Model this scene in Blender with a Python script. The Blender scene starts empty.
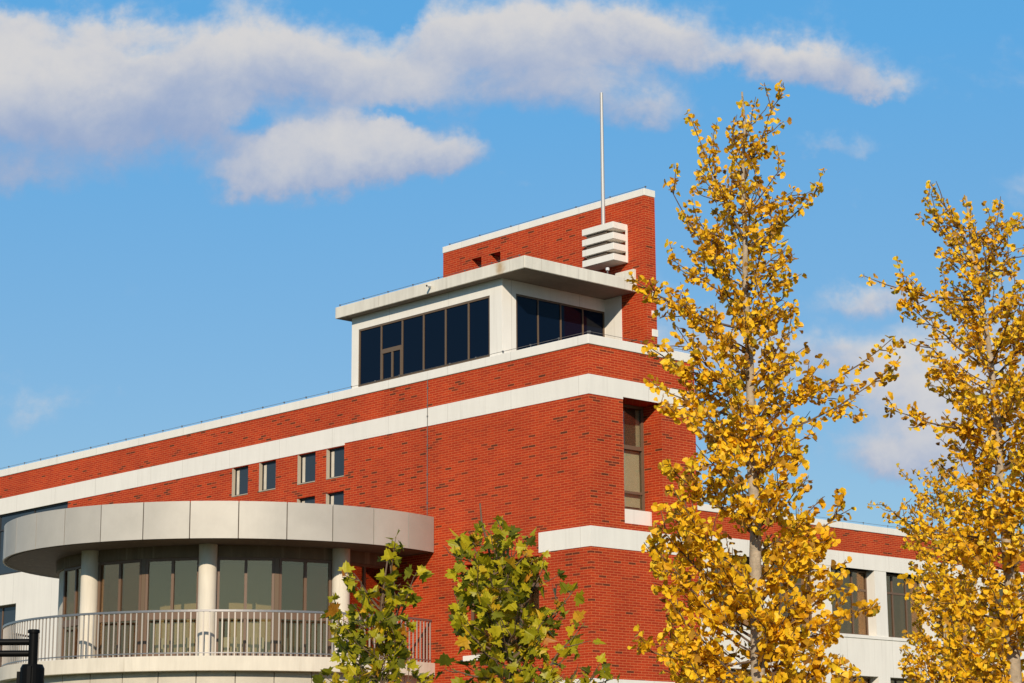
import bpy, bmesh, math, random
import numpy as np
from mathutils import Vector, Matrix

scene = bpy.context.scene
random.seed(7)
rng = np.random.default_rng(11)
R_ = math.radians

# ------------------------------------------------------------------ camera
F_PX, PITCH, ROLL, YAW = 2171.634, 0.212913606, -0.00565042, 0.741122631
CAM = Vector((0, 0, 1.6))
_cp, _sp = math.cos(PITCH), math.sin(PITCH)
_F = Vector((0, _cp, _sp))
_c, _s = math.cos(ROLL), math.sin(ROLL)
_R = Vector((1, 0, 0)) * _c + Vector((0, -_sp, _cp)) * _s
_U = Vector((1, 0, 0)) * -_s + Vector((0, -_sp, _cp)) * _c
cam_data = bpy.data.cameras.new('Camera')
cam_data.sensor_width = 36.0
cam_data.lens = F_PX * 36.0 / 1024.0
cam_data.clip_start = 0.1
cam_data.clip_end = 6000
cam = bpy.data.objects.new('Camera', cam_data)
scene.collection.objects.link(cam)
m3 = Matrix((_R, _U, -_F)).transposed()
cam.matrix_world = Matrix.Translation(CAM) @ m3.to_4x4()
scene.camera = cam

def at(px, py, Y):
    """world point where the sight line through a picture point crosses the vertical plane y = Y"""
    d = _F + _R * ((px - 512) / F_PX) - _U * ((py - 341.5) / F_PX)
    return CAM + d * (Y / d.y)

# ------------------------------------------------------------------ light
SUN_EL = R_(25.0)
sun_dir = Vector((-0.0445, -0.999, 0)).normalized() * math.cos(SUN_EL) + Vector((0, 0, math.sin(SUN_EL)))
sd = bpy.data.lights.new('Sun', 'SUN')
sd.energy = 4.6
sd.angle = R_(0.5)
sd.color = (1.0, 0.865, 0.69)
sun = bpy.data.objects.new('Sun', sd)
scene.collection.objects.link(sun)
sun.rotation_euler = sun_dir.to_track_quat('Z', 'Y').to_euler()

world = bpy.data.worlds.new('World')
scene.world = world
world.use_nodes = True

SKY_STRENGTH = 0.10

def build_sky():
    nt = world.node_tree
    N, L = nt.nodes, nt.links
    N.clear()
    def node(t, **k):
        n = N.new(t)
        for a, b in k.items():
            setattr(n, a, b)
        return n
    def math_(op, a, b=None, c=None, clamp=False):
        n = node('ShaderNodeMath', operation=op, use_clamp=clamp)
        for i, v in enumerate((a, b, c)):
            if v is None: continue
            if isinstance(v, (int, float)): n.inputs[i].default_value = v
            else: L.new(v, n.inputs[i])
        return n.outputs[0]
    def vm(op, a, b=None):
        n = node('ShaderNodeVectorMath', operation=op)
        for i, v in enumerate((a, b)):
            if v is None: continue
            if isinstance(v, tuple): n.inputs[i].default_value = v
            else: L.new(v, n.inputs[i])
        return n.outputs['Value'] if op in ('LENGTH', 'DOT_PRODUCT') else n.outputs[0]
    sky = node('ShaderNodeTexSky', sky_type='NISHITA')
    sky.sun_disc = False
    sky.sun_elevation = SUN_EL
    sky.sun_rotation = math.atan2(sun_dir.x, sun_dir.y)
    sky.altitude = 0
    sky.air_density = 1.0
    sky.dust_density = 0.1
    sky.ozone_density = 1.9
    tc = node('ShaderNodeTexCoord')
    sep = node('ShaderNodeSeparateXYZ')
    L.new(tc.outputs['Generated'], sep.inputs[0])
    ysafe = math_('MAXIMUM', sep.outputs[1], 0.15)
    px = math_('DIVIDE', sep.outputs[0], ysafe)
    pz = math_('DIVIDE', sep.outputs[2], ysafe)
    comb = node('ShaderNodeCombineXYZ')
    L.new(px, comb.inputs[0]); L.new(pz, comb.inputs[1])
    P = comb.outputs[0]
    def noise(scale, detail, rough, off=(0, 0, 0), dist=0.0, sx=1.0, sy=1.0):
        mp = node('ShaderNodeMapping')
        mp.inputs['Location'].default_value = off
        mp.inputs['Scale'].default_value = (sx, sy, 1)
        L.new(P, mp.inputs[0])
        n = node('ShaderNodeTexNoise')
        n.noise_dimensions = '2D'
        L.new(mp.outputs[0], n.inputs['Vector'])
        n.inputs['Scale'].default_value = scale
        n.inputs['Detail'].default_value = detail
        n.inputs['Roughness'].default_value = rough
        n.inputs['Distortion'].default_value = dist
        return n
    # billow the coordinates so that cloud edges curl
    wn = noise(22, 5, 0.55, (3, 1, 0))
    woff = vm('SUBTRACT', wn.outputs['Color'], (0.5, 0.5, 0.5))
    wsc = vm('MULTIPLY', woff, (0.026, 0.020, 0))
    wn2 = noise(75, 4, 0.6, (8, 2, 0))
    wsc2 = vm('MULTIPLY', vm('SUBTRACT', wn2.outputs['Color'], (0.5, 0.5, 0.5)), (0.014, 0.012, 0))
    PW = vm('ADD', vm('ADD', P, wsc), wsc2)
    blobs = [  # px, py, rx, ry, weight : where each cloud stands in the sky
        (30, 78, 92, 44, 1.15), (120, 92, 80, 36, .85), (215, 62, 62, 40, 1.0), (300, 62, 66, 40, 1.0), (370, 84, 58, 34, .85),
        (90, 142, 150, 36, .62, -.8), (200, 125, 60, 26, .6, -.7),
        (300, 165, 62, 30, .80), (365, 158, 60, 34, .95), (440, 158, 48, 22, 1.0), (250, 180, 50, 20, .5, -.3),
        (455, 34, 46, 34, 1.0), (525, 44, 60, 36, .85, -.1), (600, 34, 62, 32, 1.0), (665, 42, 44, 28, .85), (530, 98, 100, 30, .85, -.5), (650, 115, 60, 20, .62, -.4),
        (762, 62, 58, 22, .9), (830, 72, 48, 24, 1.0), (875, 92, 34, 14, .75), (835, 150, 40, 14, .5),
        (20, 185, 80, 24, .55, -.3), (505, 188, 30, 14, .42), (15, 22, 50, 16, .5), (120, 30, 50, 14, .45),
        (252, 124, 22, 14, -.45), (398, 116, 36, 11, -.5), (402, 18, 24, 24, -.5), (722, 84, 12, 16, -.3), (150, 50, 22, 14, -.3),
        (868, 302, 50, 16, .80), (835, 350, 60, 18, .45), (900, 385, 150, 40, .70), (900, 462, 72, 24, .78), (960, 440, 90, 40, .5), (1010, 320, 60, 40, .45), (715, 350, 70, 32, .5),
        (-180, 120, 200, 70, .9), (1180, 200, 140, 60, .7), (1250, 420, 150, 40, .7), (-160, 420, 160, 36, .5),
    ]
    tot = None; shade = None
    for (bx, by, rx, ry, w, *tone) in blobs:
        d = _F + _R * ((bx - 512) / F_PX) - _U * ((by - 341.5) / F_PX)
        cx, cz = d.x / d.y, d.z / d.y
        sx, sz = F_PX / rx * (0.84 if w > 0 else 1), F_PX / ry * (0.84 if w > 0 else 1)
        q = vm('MULTIPLY', vm('SUBTRACT', PW, (cx, cz, 0)), (sx, sz, 0))
        l2 = vm('DOT_PRODUCT', q, q)
        g = math_('MULTIPLY', math_('EXPONENT', math_('MULTIPLY', l2, -1.0)), w)
        sepq = node('ShaderNodeSeparateXYZ'); L.new(q, sepq.inputs[0])
        sh = math_('MULTIPLY', g, math_('ADD', sepq.outputs[1], tone[0] if tone else 0.0))
        tot = g if tot is None else math_('ADD', tot, g)
        if w < 0: continue
        shade = sh if shade is None else math_('ADD', shade, sh)
    n1 = noise(14, 9, 0.58, (0.4, 2.2, 0), 0.25, 1.0, 1.35)
    n2 = noise(55, 8, 0.6, (1.1, .3, 0), 0.2)
    nn = math_('ADD', math_('MULTIPLY', math_('SUBTRACT', n1.outputs[0], 0.5), 1.25), math_('MULTIPLY', math_('SUBTRACT', n2.outputs[0], 0.5), 0.38))
    n3 = noise(150, 6, 0.6, (.7, 4.3, 0), 0.1)
    nn = math_('ADD', nn, math_('MULTIPLY', math_('SUBTRACT', n3.outputs[0], 0.5), 0.16))
    tsafe = math_('MAXIMUM', tot, 0.12)
    up = math_('DIVIDE', shade, tsafe)
    low = math_('MAXIMUM', math_('MINIMUM', up, 0.15), -1.0)
    dens = math_('ADD', math_('ADD', tot, math_('MULTIPLY', nn, 0.95)), math_('MULTIPLY', low, 0.42))
    mr = node('ShaderNodeMapRange', interpolation_type='SMOOTHSTEP')
    mr.inputs['From Min'].default_value = 0.13; mr.inputs['From Max'].default_value = 0.98
    mr.inputs['To Max'].default_value = 0.95
    L.new(dens, mr.inputs['Value'])
    front = node('ShaderNodeMapRange')
    front.inputs['From Min'].default_value = 0.2; front.inputs['From Max'].default_value = 0.45
    L.new(sep.outputs[1], front.inputs['Value'])
    mask = math_('MULTIPLY', mr.outputs[0], front.outputs[0], clamp=True)
    up = math_('ADD', math_('MULTIPLY', up, 0.75), math_('MULTIPLY', nn, 0.9))
    mr2 = node('ShaderNodeMapRange', interpolation_type='SMOOTHSTEP')
    mr2.inputs['From Min'].default_value = -0.75; mr2.inputs['From Max'].default_value = 0.6
    L.new(up, mr2.inputs['Value'])
    cc = node('ShaderNodeMix', data_type='RGBA')
    k = 1.0 / SKY_STRENGTH
    cc.inputs['A'].default_value = (0.31 * k, 0.40 * k, 0.60 * k, 1)
    cc.inputs['B'].default_value = (0.69 * k, 0.67 * k, 0.66 * k, 1)
    L.new(mr2.outputs[0], cc.inputs['Factor'])
    mix = node('ShaderNodeMix', data_type='RGBA')
    L.new(mask, mix.inputs['Factor'])
    tint = node('ShaderNodeMix', data_type='RGBA', blend_type='MULTIPLY')
    tint.inputs['Factor'].default_value = 1
    tint.inputs['B'].default_value = (0.78, 1.0, 1.10, 1)
    L.new(sky.outputs[0], tint.inputs['A'])
    even = node('ShaderNodeMix', data_type='RGBA')
    hz_ = node('ShaderNodeMapRange', interpolation_type='SMOOTHSTEP')   # evenly blue air near the horizon only
    hz_.inputs['From Min'].default_value = 0.40; hz_.inputs['From Max'].default_value = 0.75
    hz_.inputs['To Min'].default_value = 0.55; hz_.inputs['To Max'].default_value = 0.0
    L.new(sep.outputs[2], hz_.inputs['Value'])
    L.new(hz_.outputs[0], even.inputs['Factor'])
    L.new(tint.outputs['Result'], even.inputs['A'])
    air = node('ShaderNodeMix', data_type='RGBA')          # paler air low down, deeper blue higher up
    air.inputs['A'].default_value = (0.24 * k, 0.395 * k, 0.56 * k, 1)
    air.inputs['B'].default_value = (0.085 * k, 0.445 * k, 0.88 * k, 1)
    az_ = node('ShaderNodeMapRange')
    az_.inputs['From Min'].default_value = 0.12; az_.inputs['From Max'].default_value = 0.34
    L.new(sep.outputs[2], az_.inputs['Value']); L.new(az_.outputs[0], air.inputs['Factor'])
    L.new(air.outputs['Result'], even.inputs['B'])
    L.new(even.outputs['Result'], mix.inputs['A'])
    L.new(cc.outputs['Result'], mix.inputs['B'])
    bg = node('ShaderNodeBackground')
    bg.inputs['Strength'].default_value = SKY_STRENGTH
    L.new(mix.outputs['Result'], bg.inputs['Color'])
    out = node('ShaderNodeOutputWorld')
    L.new(bg.outputs[0], out.inputs['Surface'])
build_sky()

scene.view_settings.view_transform = 'Standard'
scene.view_settings.look = 'None'
scene.view_settings.exposure = 0.0
scene.view_settings.gamma = 1.0
scene.view_settings.use_curve_mapping = False
scene.cycles.max_bounces = 6
scene.cycles.transparent_max_bounces = 12
scene.cycles.caustics_reflective = False
scene.cycles.caustics_refractive = False
scene.cycles.sample_clamp_indirect = 4.0

# ------------------------------------------------------------------ materials
def new_mat(name):
    m = bpy.data.materials.new(name)
    m.use_nodes = True
    nt = m.node_tree
    bs = nt.nodes['Principled BSDF']
    return m, nt, bs

def simple(name, col, rough=0.6, metal=0.0, spec=0.4, var=0.0, vscale=6.0, bump=0.0):
    m, nt, bs = new_mat(name)
    bs.inputs['Roughness'].default_value = rough
    bs.inputs['Metallic'].default_value = metal
    bs.inputs['Specular IOR Level'].default_value = spec
    if var > 0:
        tc = nt.nodes.new('ShaderNodeTexCoord')
        n = nt.nodes.new('ShaderNodeTexNoise')
        n.inputs['Scale'].default_value = vscale
        n.inputs['Detail'].default_value = 8
        n.inputs['Roughness'].default_value = 0.65
        nt.links.new(tc.outputs['Object'], n.inputs['Vector'])
        mr = nt.nodes.new('ShaderNodeMapRange')
        mr.inputs['From Min'].default_value = 0.3; mr.inputs['From Max'].default_value = 0.7
        mr.inputs['To Min'].default_value = 1 - var; mr.inputs['To Max'].default_value = 1 + var * 0.5
        nt.links.new(n.outputs[0], mr.inputs['Value'])
        mx = nt.nodes.new('ShaderNodeMix'); mx.data_type = 'RGBA'; mx.blend_type = 'MULTIPLY'
        mx.inputs['Factor'].default_value = 1
        mx.inputs['A'].default_value = (*col, 1)
        nt.links.new(mr.outputs[0], mx.inputs['B'])
        nt.links.new(mx.outputs['Result'], bs.inputs['Base Color'])
        if bump > 0:
            b = nt.nodes.new('ShaderNodeBump'); b.inputs['Strength'].default_value = bump
            b.inputs['Distance'].default_value = 0.02
            nt.links.new(n.outputs[0], b.inputs['Height'])
            nt.links.new(b.outputs[0], bs.inputs['Normal'])
    else:
        bs.inputs['Base Color'].default_value = (*col, 1)
    return m

def brick_material():
    m, nt, bs = new_mat('red_brick')
    N, L = nt.nodes, nt.links
    tc = N.new('ShaderNodeTexCoord')
    sep = N.new('ShaderNodeSeparateXYZ'); L.new(tc.outputs['Object'], sep.inputs[0])
    sub = N.new('ShaderNodeMath'); sub.operation = 'SUBTRACT'
    L.new(sep.outputs[0], sub.inputs[0]); L.new(sep.outputs[1], sub.inputs[1])
    cb = N.new('ShaderNodeCombineXYZ'); L.new(sub.outputs[0], cb.inputs[0]); L.new(sep.outputs[2], cb.inputs[1])
    def brick(c1, c2, mortar):
        b = N.new('ShaderNodeTexBrick')
        b.offset = 0.5; b.squash = 1.0
        b.inputs['Scale'].default_value = 1.0
        b.inputs['Brick Width'].default_value = 0.25
        b.inputs['Row Height'].default_value = 0.0626
        b.inputs['Mortar Size'].default_value = 0.0068
        b.inputs['Mortar Smooth'].default_value = 0.25
        b.inputs['Bias'].default_value = 0.0
        b.inputs['Color1'].default_value = c1
        b.inputs['Color2'].default_value = c2
        b.inputs['Mortar'].default_value = mortar
        L.new(cb.outputs[0], b.inputs['Vector'])
        return b
    # one grey value per brick, ramped: mostly orange reds, few burnt ones
    b = brick((0, 0, 0, 1), (1, 1, 1, 1), (0.5, 0.5, 0.5, 1))
    rp = N.new('ShaderNodeValToRGB')
    L.new(b.outputs['Color'], rp.inputs[0])
    e = rp.color_ramp.elements
    e[0].position = 0.0; e[0].color = (0.12, 0.026, 0.010, 1)
    e[1].position = 0.045; e[1].color = (0.20, 0.028, 0.009, 1)
    for p, c in ((0.07, (0.385, 0.031, 0.006, 1)), (0.35, (0.43, 0.036, 0.0065, 1)), (0.7, (0.49, 0.046, 0.0075, 1)), (1.0, (0.39, 0.029, 0.006, 1))):
        x = e.new(p); x.color = c
    mx = N.new('ShaderNodeMix'); mx.data_type = 'RGBA'
    L.new(b.outputs['Fac'], mx.inputs['Factor'])
    L.new(rp.outputs[0], mx.inputs['A'])
    mx.inputs['B'].default_value = (0.62, 0.17, 0.058, 1)
    # broad weathering
    n = N.new('ShaderNodeTexNoise'); n.inputs['Scale'].default_value = 0.7; n.inputs['Detail'].default_value = 6
    L.new(tc.outputs['Object'], n.inputs['Vector'])
    mr = N.new('ShaderNodeMapRange'); mr.inputs['From Min'].default_value = .3; mr.inputs['From Max'].default_value = .7
    mr.inputs['To Min'].default_value = .84; mr.inputs['To Max'].default_value = 1.08
    L.new(n.outputs[0], mr.inputs['Value'])
    n2 = N.new('ShaderNodeTexNoise'); n2.inputs['Scale'].default_value = 24; n2.inputs['Detail'].default_value = 4
    L.new(tc.outputs['Object'], n2.inputs['Vector'])
    mr2 = N.new('ShaderNodeMapRange'); mr2.inputs['From Min'].default_value = .3; mr2.inputs['From Max'].default_value = .7
    mr2.inputs['To Min'].default_value = .86; mr2.inputs['To Max'].default_value = 1.1
    L.new(n2.outputs[0], mr2.inputs['Value'])
    mm = N.new('ShaderNodeMath'); mm.operation = 'MULTIPLY'
    L.new(mr.outputs[0], mm.inputs[0]); L.new(mr2.outputs[0], mm.inputs[1])
    mu = N.new('ShaderNodeMix'); mu.data_type = 'RGBA'; mu.blend_type = 'MULTIPLY'; mu.inputs['Factor'].default_value = 1
    L.new(mx.outputs['Result'], mu.inputs['A']); L.new(mm.outputs[0], mu.inputs['B'])
    L.new(mu.outputs['Result'], bs.inputs['Base Color'])
    bs.inputs['Roughness'].default_value = 0.75
    bs.inputs['Specular IOR Level'].default_value = 0.25
    bp = N.new('ShaderNodeBump'); bp.inputs['Strength'].default_value = 0.5; bp.inputs['Distance'].default_value = 0.008; bp.invert = True
    L.new(b.outputs['Fac'], bp.inputs['Height']); L.new(bp.outputs[0], bs.inputs['Normal'])
    return m

def concrete(name, col, streak=0.10, rust=None, joints=True):
    """painted concrete with faint runs of dirt; rust = centre of one rusty stain (u, v, z, ru, rz)"""
    m, nt, bs = new_mat(name)
    N, L = nt.nodes, nt.links
    tc = N.new('ShaderNodeTexCoord')
    mp = N.new('ShaderNodeMapping'); mp.inputs['Scale'].default_value = (3.5, 3.5, 0.5)
    L.new(tc.outputs['Object'], mp.inputs[0])
    n = N.new('ShaderNodeTexNoise'); n.inputs['Scale'].default_value = 1.5; n.inputs['Detail'].default_value = 8; n.inputs['Roughness'].default_value = .65
    L.new(mp.outputs[0], n.inputs['Vector'])
    mr = N.new('ShaderNodeMapRange'); mr.inputs['From Min'].default_value = .35; mr.inputs['From Max'].default_value = .75
    mr.inputs['To Min'].default_value = 1.02; mr.inputs['To Max'].default_value = 1 - streak
    L.new(n.outputs[0], mr.inputs['Value'])
    n2 = N.new('ShaderNodeTexNoise'); n2.inputs['Scale'].default_value = 0.9; n2.inputs['Detail'].default_value = 5
    L.new(tc.outputs['Object'], n2.inputs['Vector'])
    mr2 = N.new('ShaderNodeMapRange'); mr2.inputs['From Min'].default_value = .3; mr2.inputs['From Max'].default_value = .7
    mr2.inputs['To Min'].default_value = 1 - streak * .6; mr2.inputs['To Max'].default_value = 1.02
    L.new(n2.outputs[0], mr2.inputs['Value'])
    mm = N.new('ShaderNodeMath'); mm.operation = 'MULTIPLY'; L.new(mr.outputs[0], mm.inputs[0]); L.new(mr2.outputs[0], mm.inputs[1])
    mu = N.new('ShaderNodeMix'); mu.data_type = 'RGBA'; mu.blend_type = 'MULTIPLY'; mu.inputs['Factor'].default_value = 1
    mu.inputs['A'].default_value = (*col, 1)
    L.new(mm.outputs[0], mu.inputs['B'])
    res = mu.outputs['Result']
    # butt joints every 2.4 m, and short drips of dirt below the upper edge
    sp = N.new('ShaderNodeSeparateXYZ'); L.new(tc.outputs['Object'], sp.inputs[0])
    def mth(op, a, b):
        n_ = N.new('ShaderNodeMath'); n_.operation = op
        for i_, v_ in enumerate((a, b)):
            if isinstance(v_, (int, float)): n_.inputs[i_].default_value = v_
            else: L.new(v_, n_.inputs[i_])
        return n_.outputs[0]
    run = mth('SUBTRACT', sp.outputs[0], sp.outputs[1])
    fr_ = mth('PINGPONG', mth('ADD', run, 0.35), 1.2)
    jn = mth('LESS_THAN', fr_, 0.007)
    if joints:
        mj = N.new('ShaderNodeMix'); mj.data_type = 'RGBA'
        L.new(mth('MULTIPLY', jn, 0.38), mj.inputs['Factor']); L.new(res, mj.inputs['A']); mj.inputs['B'].default_value = (0.22, 0.19, 0.15, 1)
        res = mj.outputs['Result']
    mpd = N.new('ShaderNodeMapping'); mpd.inputs['Scale'].default_value = (7, 7, 0.25); L.new(tc.outputs['Object'], mpd.inputs[0])
    nd = N.new('ShaderNodeTexNoise'); nd.inputs['Scale'].default_value = 1.3; nd.inputs['Detail'].default_value = 4; L.new(mpd.outputs[0], nd.inputs['Vector'])
    md = N.new('ShaderNodeMapRange'); md.inputs['From Min'].default_value = .60; md.inputs['From Max'].default_value = .74; md.inputs['To Max'].default_value = streak * 2.2
    L.new(nd.outputs[0], md.inputs['Value'])
    mdm = N.new('ShaderNodeMix'); mdm.data_type = 'RGBA'
    L.new(md.outputs[0], mdm.inputs['Factor']); L.new(res, mdm.inputs['A']); mdm.inputs['B'].default_value = (0.30, 0.25, 0.18, 1)
    res = mdm.outputs['Result']
    if rust:
        u, v, z, rv, rz = rust
        q = N.new('ShaderNodeVectorMath'); q.operation = 'SUBTRACT'; q.inputs[1].default_value = (u, v, z)
        L.new(tc.outputs['Object'], q.inputs[0])
        q2 = N.new('ShaderNodeVectorMath'); q2.operation = 'MULTIPLY'; q2.inputs[1].default_value = (0.5, 1 / rv, 1 / rz)
        L.new(q.outputs[0], q2.inputs[0])
        ln = N.new('ShaderNodeVectorMath'); ln.operation = 'LENGTH'; L.new(q2.outputs[0], ln.inputs[0])
        n3 = N.new('ShaderNodeTexNoise'); n3.inputs['Scale'].default_value = 9; n3.inputs['Detail'].default_value = 6
        L.new(tc.outputs['Object'], n3.inputs['Vector'])
        ad = N.new('ShaderNodeMath'); ad.operation = 'ADD'; L.new(ln.outputs['Value'], ad.inputs[0]); L.new(n3.outputs[0], ad.inputs[1])
        mr3 = N.new('ShaderNodeMapRange'); mr3.inputs['From Min'].default_value = .75; mr3.inputs['From Max'].default_value = 1.55
        mr3.inputs['To Min'].default_value = .75; mr3.inputs['To Max'].default_value = 0
        L.new(ad.outputs[0], mr3.inputs['Value'])
        mx = N.new('ShaderNodeMix'); mx.data_type = 'RGBA'
        L.new(mr3.outputs[0], mx.inputs['Factor']); L.new(res, mx.inputs['A'])
        mx.inputs['B'].default_value = (0.42, 0.26, 0.10, 1)
        res = mx.outputs['Result']
    L.new(res, bs.inputs['Base Color'])
    bs.inputs['Roughness'].default_value = 0.7
    bs.inputs['Specular IOR Level'].default_value = 0.25
    return m

def clear_glass(name, tint=(0.84, 0.81, 0.70), refl=(1.0, 0.68, 0.42), f0=0.12, fmax=0.8):
    m = bpy.data.materials.new(name); m.use_nodes = True
    nt = m.node_tree; N, L = nt.nodes, nt.links
    N.clear()
    tr = N.new('ShaderNodeBsdfTransparent'); tr.inputs[0].default_value = (*tint, 1)
    gl = N.new('ShaderNodeBsdfGlossy'); gl.inputs['Color'].default_value = (*refl, 1); gl.inputs['Roughness'].default_value = 0.03
    fr = N.new('ShaderNodeLayerWeight'); fr.inputs['Blend'].default_value = 0.45
    mr = N.new('ShaderNodeMapRange'); mr.inputs['To Min'].default_value = f0; mr.inputs['To Max'].default_value = fmax
    L.new(fr.outputs['Fresnel'], mr.inputs['Value'])
    tc = N.new('ShaderNodeTexCoord'); nz = N.new('ShaderNodeTexNoise'); nz.inputs['Scale'].default_value = 0.9
    L.new(tc.outputs['Object'], nz.inputs['Vector'])
    bp = N.new('ShaderNodeBump'); bp.inputs['Strength'].default_value = 0.06; bp.inputs['Distance'].default_value = 0.05
    L.new(nz.outputs[0], bp.inputs['Height']); L.new(bp.outputs[0], gl.inputs['Normal'])
    mx = N.new('ShaderNodeMixShader')
    L.new(mr.outputs[0], mx.inputs[0]); L.new(tr.outputs[0], mx.inputs[1]); L.new(gl.outputs[0], mx.inputs[2])
    out = N.new('ShaderNodeOutputMaterial'); L.new(mx.outputs[0], out.inputs[0])
    return m

def dark_glass(name, col, spec=0.5):
    m, nt, bs = new_mat(name)
    bs.inputs['Base Color'].default_value = (*col, 1)
    bs.inputs['Roughness'].default_value = 0.04
    bs.inputs['Specular IOR Level'].default_value = spec
    N, L = nt.nodes, nt.links
    tc = N.new('ShaderNodeTexCoord'); nz = N.new('ShaderNodeTexNoise'); nz.inputs['Scale'].default_value = 0.8
    L.new(tc.outputs['Object'], nz.inputs['Vector'])
    bp = N.new('ShaderNodeBump'); bp.inputs['Strength'].default_value = 0.08; bp.inputs['Distance'].default_value = 0.05
    L.new(nz.outputs[0], bp.inputs['Height']); L.new(bp.outputs[0], bs.inputs['Normal'])
    return m

M = {}
M['brick'] = brick_material()
M['white'] = concrete('white_painted_concrete', (0.80, 0.765, 0.69), 0.05)
M['fascia'] = concrete('stained_white_concrete', (0.76, 0.72, 0.62), 0.16, rust=(-0.2, 2.92, 14.93, 0.22, 0.26))
M['cream'] = concrete('cream_render', (0.70, 0.635, 0.52), 0.14, None, False)
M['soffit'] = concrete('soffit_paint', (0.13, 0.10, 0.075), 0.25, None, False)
M['roof_soffit_shade'] = concrete('roof_soffit_painted_shade', (0.24, 0.20, 0.155), 0.2, None, False)  # shade under the overhang put into the colour, darker than the fascia
M['beam'] = concrete('brown_beam_paint', (0.20, 0.15, 0.10), 0.3, None, False)
M['panel'] = simple('grey_aluminium_panel', (0.475, 0.445, 0.39), 0.58, 0.20, 0.35, 0.10, 1.1)
def per_object_tone(m, lo, hi):
    nt = m.node_tree; bs = nt.nodes['Principled BSDF']
    src = bs.inputs['Base Color'].links[0].from_socket
    oi = nt.nodes.new('ShaderNodeObjectInfo')
    mr = nt.nodes.new('ShaderNodeMapRange'); mr.inputs['To Min'].default_value = lo; mr.inputs['To Max'].default_value = hi
    nt.links.new(oi.outputs['Random'], mr.inputs['Value'])
    mx = nt.nodes.new('ShaderNodeMix'); mx.data_type = 'RGBA'; mx.blend_type = 'MULTIPLY'; mx.inputs['Factor'].default_value = 1
    nt.links.new(src, mx.inputs['A']); nt.links.new(mr.outputs[0], mx.inputs['B'])
    nt.links.new(mx.outputs['Result'], bs.inputs['Base Color'])
per_object_tone(M['panel'], .90, 1.05)
M['panel_dark'] = simple('weathered_stone_panel', (0.52, 0.47, 0.38), 0.6, 0.0, 0.3, 0.2, 1.2)
M['frame_brown'] = simple('brown_window_frame', (0.15, 0.092, 0.058), 0.45, 0.0, 0.4)
M['frame_bronze'] = simple('bronze_mullion', (0.15, 0.10, 0.06), 0.45, 0.1, 0.4)
M['frame_dark'] = simple('dark_window_frame', (0.035, 0.03, 0.026), 0.45)
M['frame_beige'] = simple('beige_window_frame', (0.44, 0.38, 0.29), 0.5)
M['navy_glass'] = dark_glass('navy_tinted_glass', (0.002, 0.006, 0.017), 0.13)
M['grey_glass'] = dark_glass('grey_tinted_glass', (0.03, 0.04, 0.05), 0.35)
M['clear_glass'] = clear_glass('clear_glass')  # warm reflection colour stands in for surroundings mirrored in the panes
M['stair_glass'] = clear_glass('stair_glass', (0.85, 0.85, 0.78), (0.8, 0.8, 0.78), 0.015, 0.22)
M['curtain'] = simple('cream_curtain', (0.62, 0.56, 0.45), 0.9, 0, 0.1, 0.15, 4)
M['rail'] = simple('painted_steel_railing', (0.43, 0.38, 0.325), 0.4, 0.2, 0.5)
M['top_rail'] = simple('grey_steel_handrail', (0.30, 0.28, 0.27), 0.35, 0.7, 0.5)
M['mast'] = simple('polished_steel_mast', (0.46, 0.45, 0.43), 0.45, 0.4, 0.5)
M['wire'] = simple('thin_dark_conductor', (0.16, 0.15, 0.14), 0.5, 0.3)
M['black'] = simple('black_painted_steel', (0.004, 0.004, 0.004), 0.45, 0.0, 0.08)
M['interior'] = simple('room_wall', (0.55, 0.46, 0.31), 0.8)
M['dark_interior_panel'] = simple('dark_interior_panel', (0.10, 0.10, 0.085), .8, 0, .2, .25, 3)  # tone of the unlit interior behind the upper stair pane
M['cream_blind'] = simple('cream_blind', (0.80, 0.75, 0.62), .8, 0, .2, .08, 3)
M['floor'] = simple('room_floor', (0.16, 0.13, 0.10), 0.5)
M['roofing'] = simple('grey_roofing_felt', (0.06, 0.06, 0.062), 0.9, 0, 0.2, 0.2, 2)
M['white_box'] = simple('white_lacquered_board', (0.72, 0.74, 0.76), 0.5)
M['blue_trim'] = simple('blue_trim', (0.12, 0.22, 0.42), 0.5)
M['camera_white'] = simple('white_plastic', (0.75, 0.75, 0.73), 0.4)

# ------------------------------------------------------------------ mesh builder
def setting(o):
    o['kind'] = 'structure'
    return o

def tag(o, label, cat, group=None):
    o['label'] = label; o['category'] = cat
    if group: o['group'] = group
    return o

def empty(name, loc=(0, 0, 0), rz=0.0):
    o = bpy.data.objects.new(name, None)
    o.empty_display_size = 0.3
    o.location = loc; o.rotation_euler = (0, 0, rz)
    scene.collection.objects.link(o)
    return o

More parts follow.
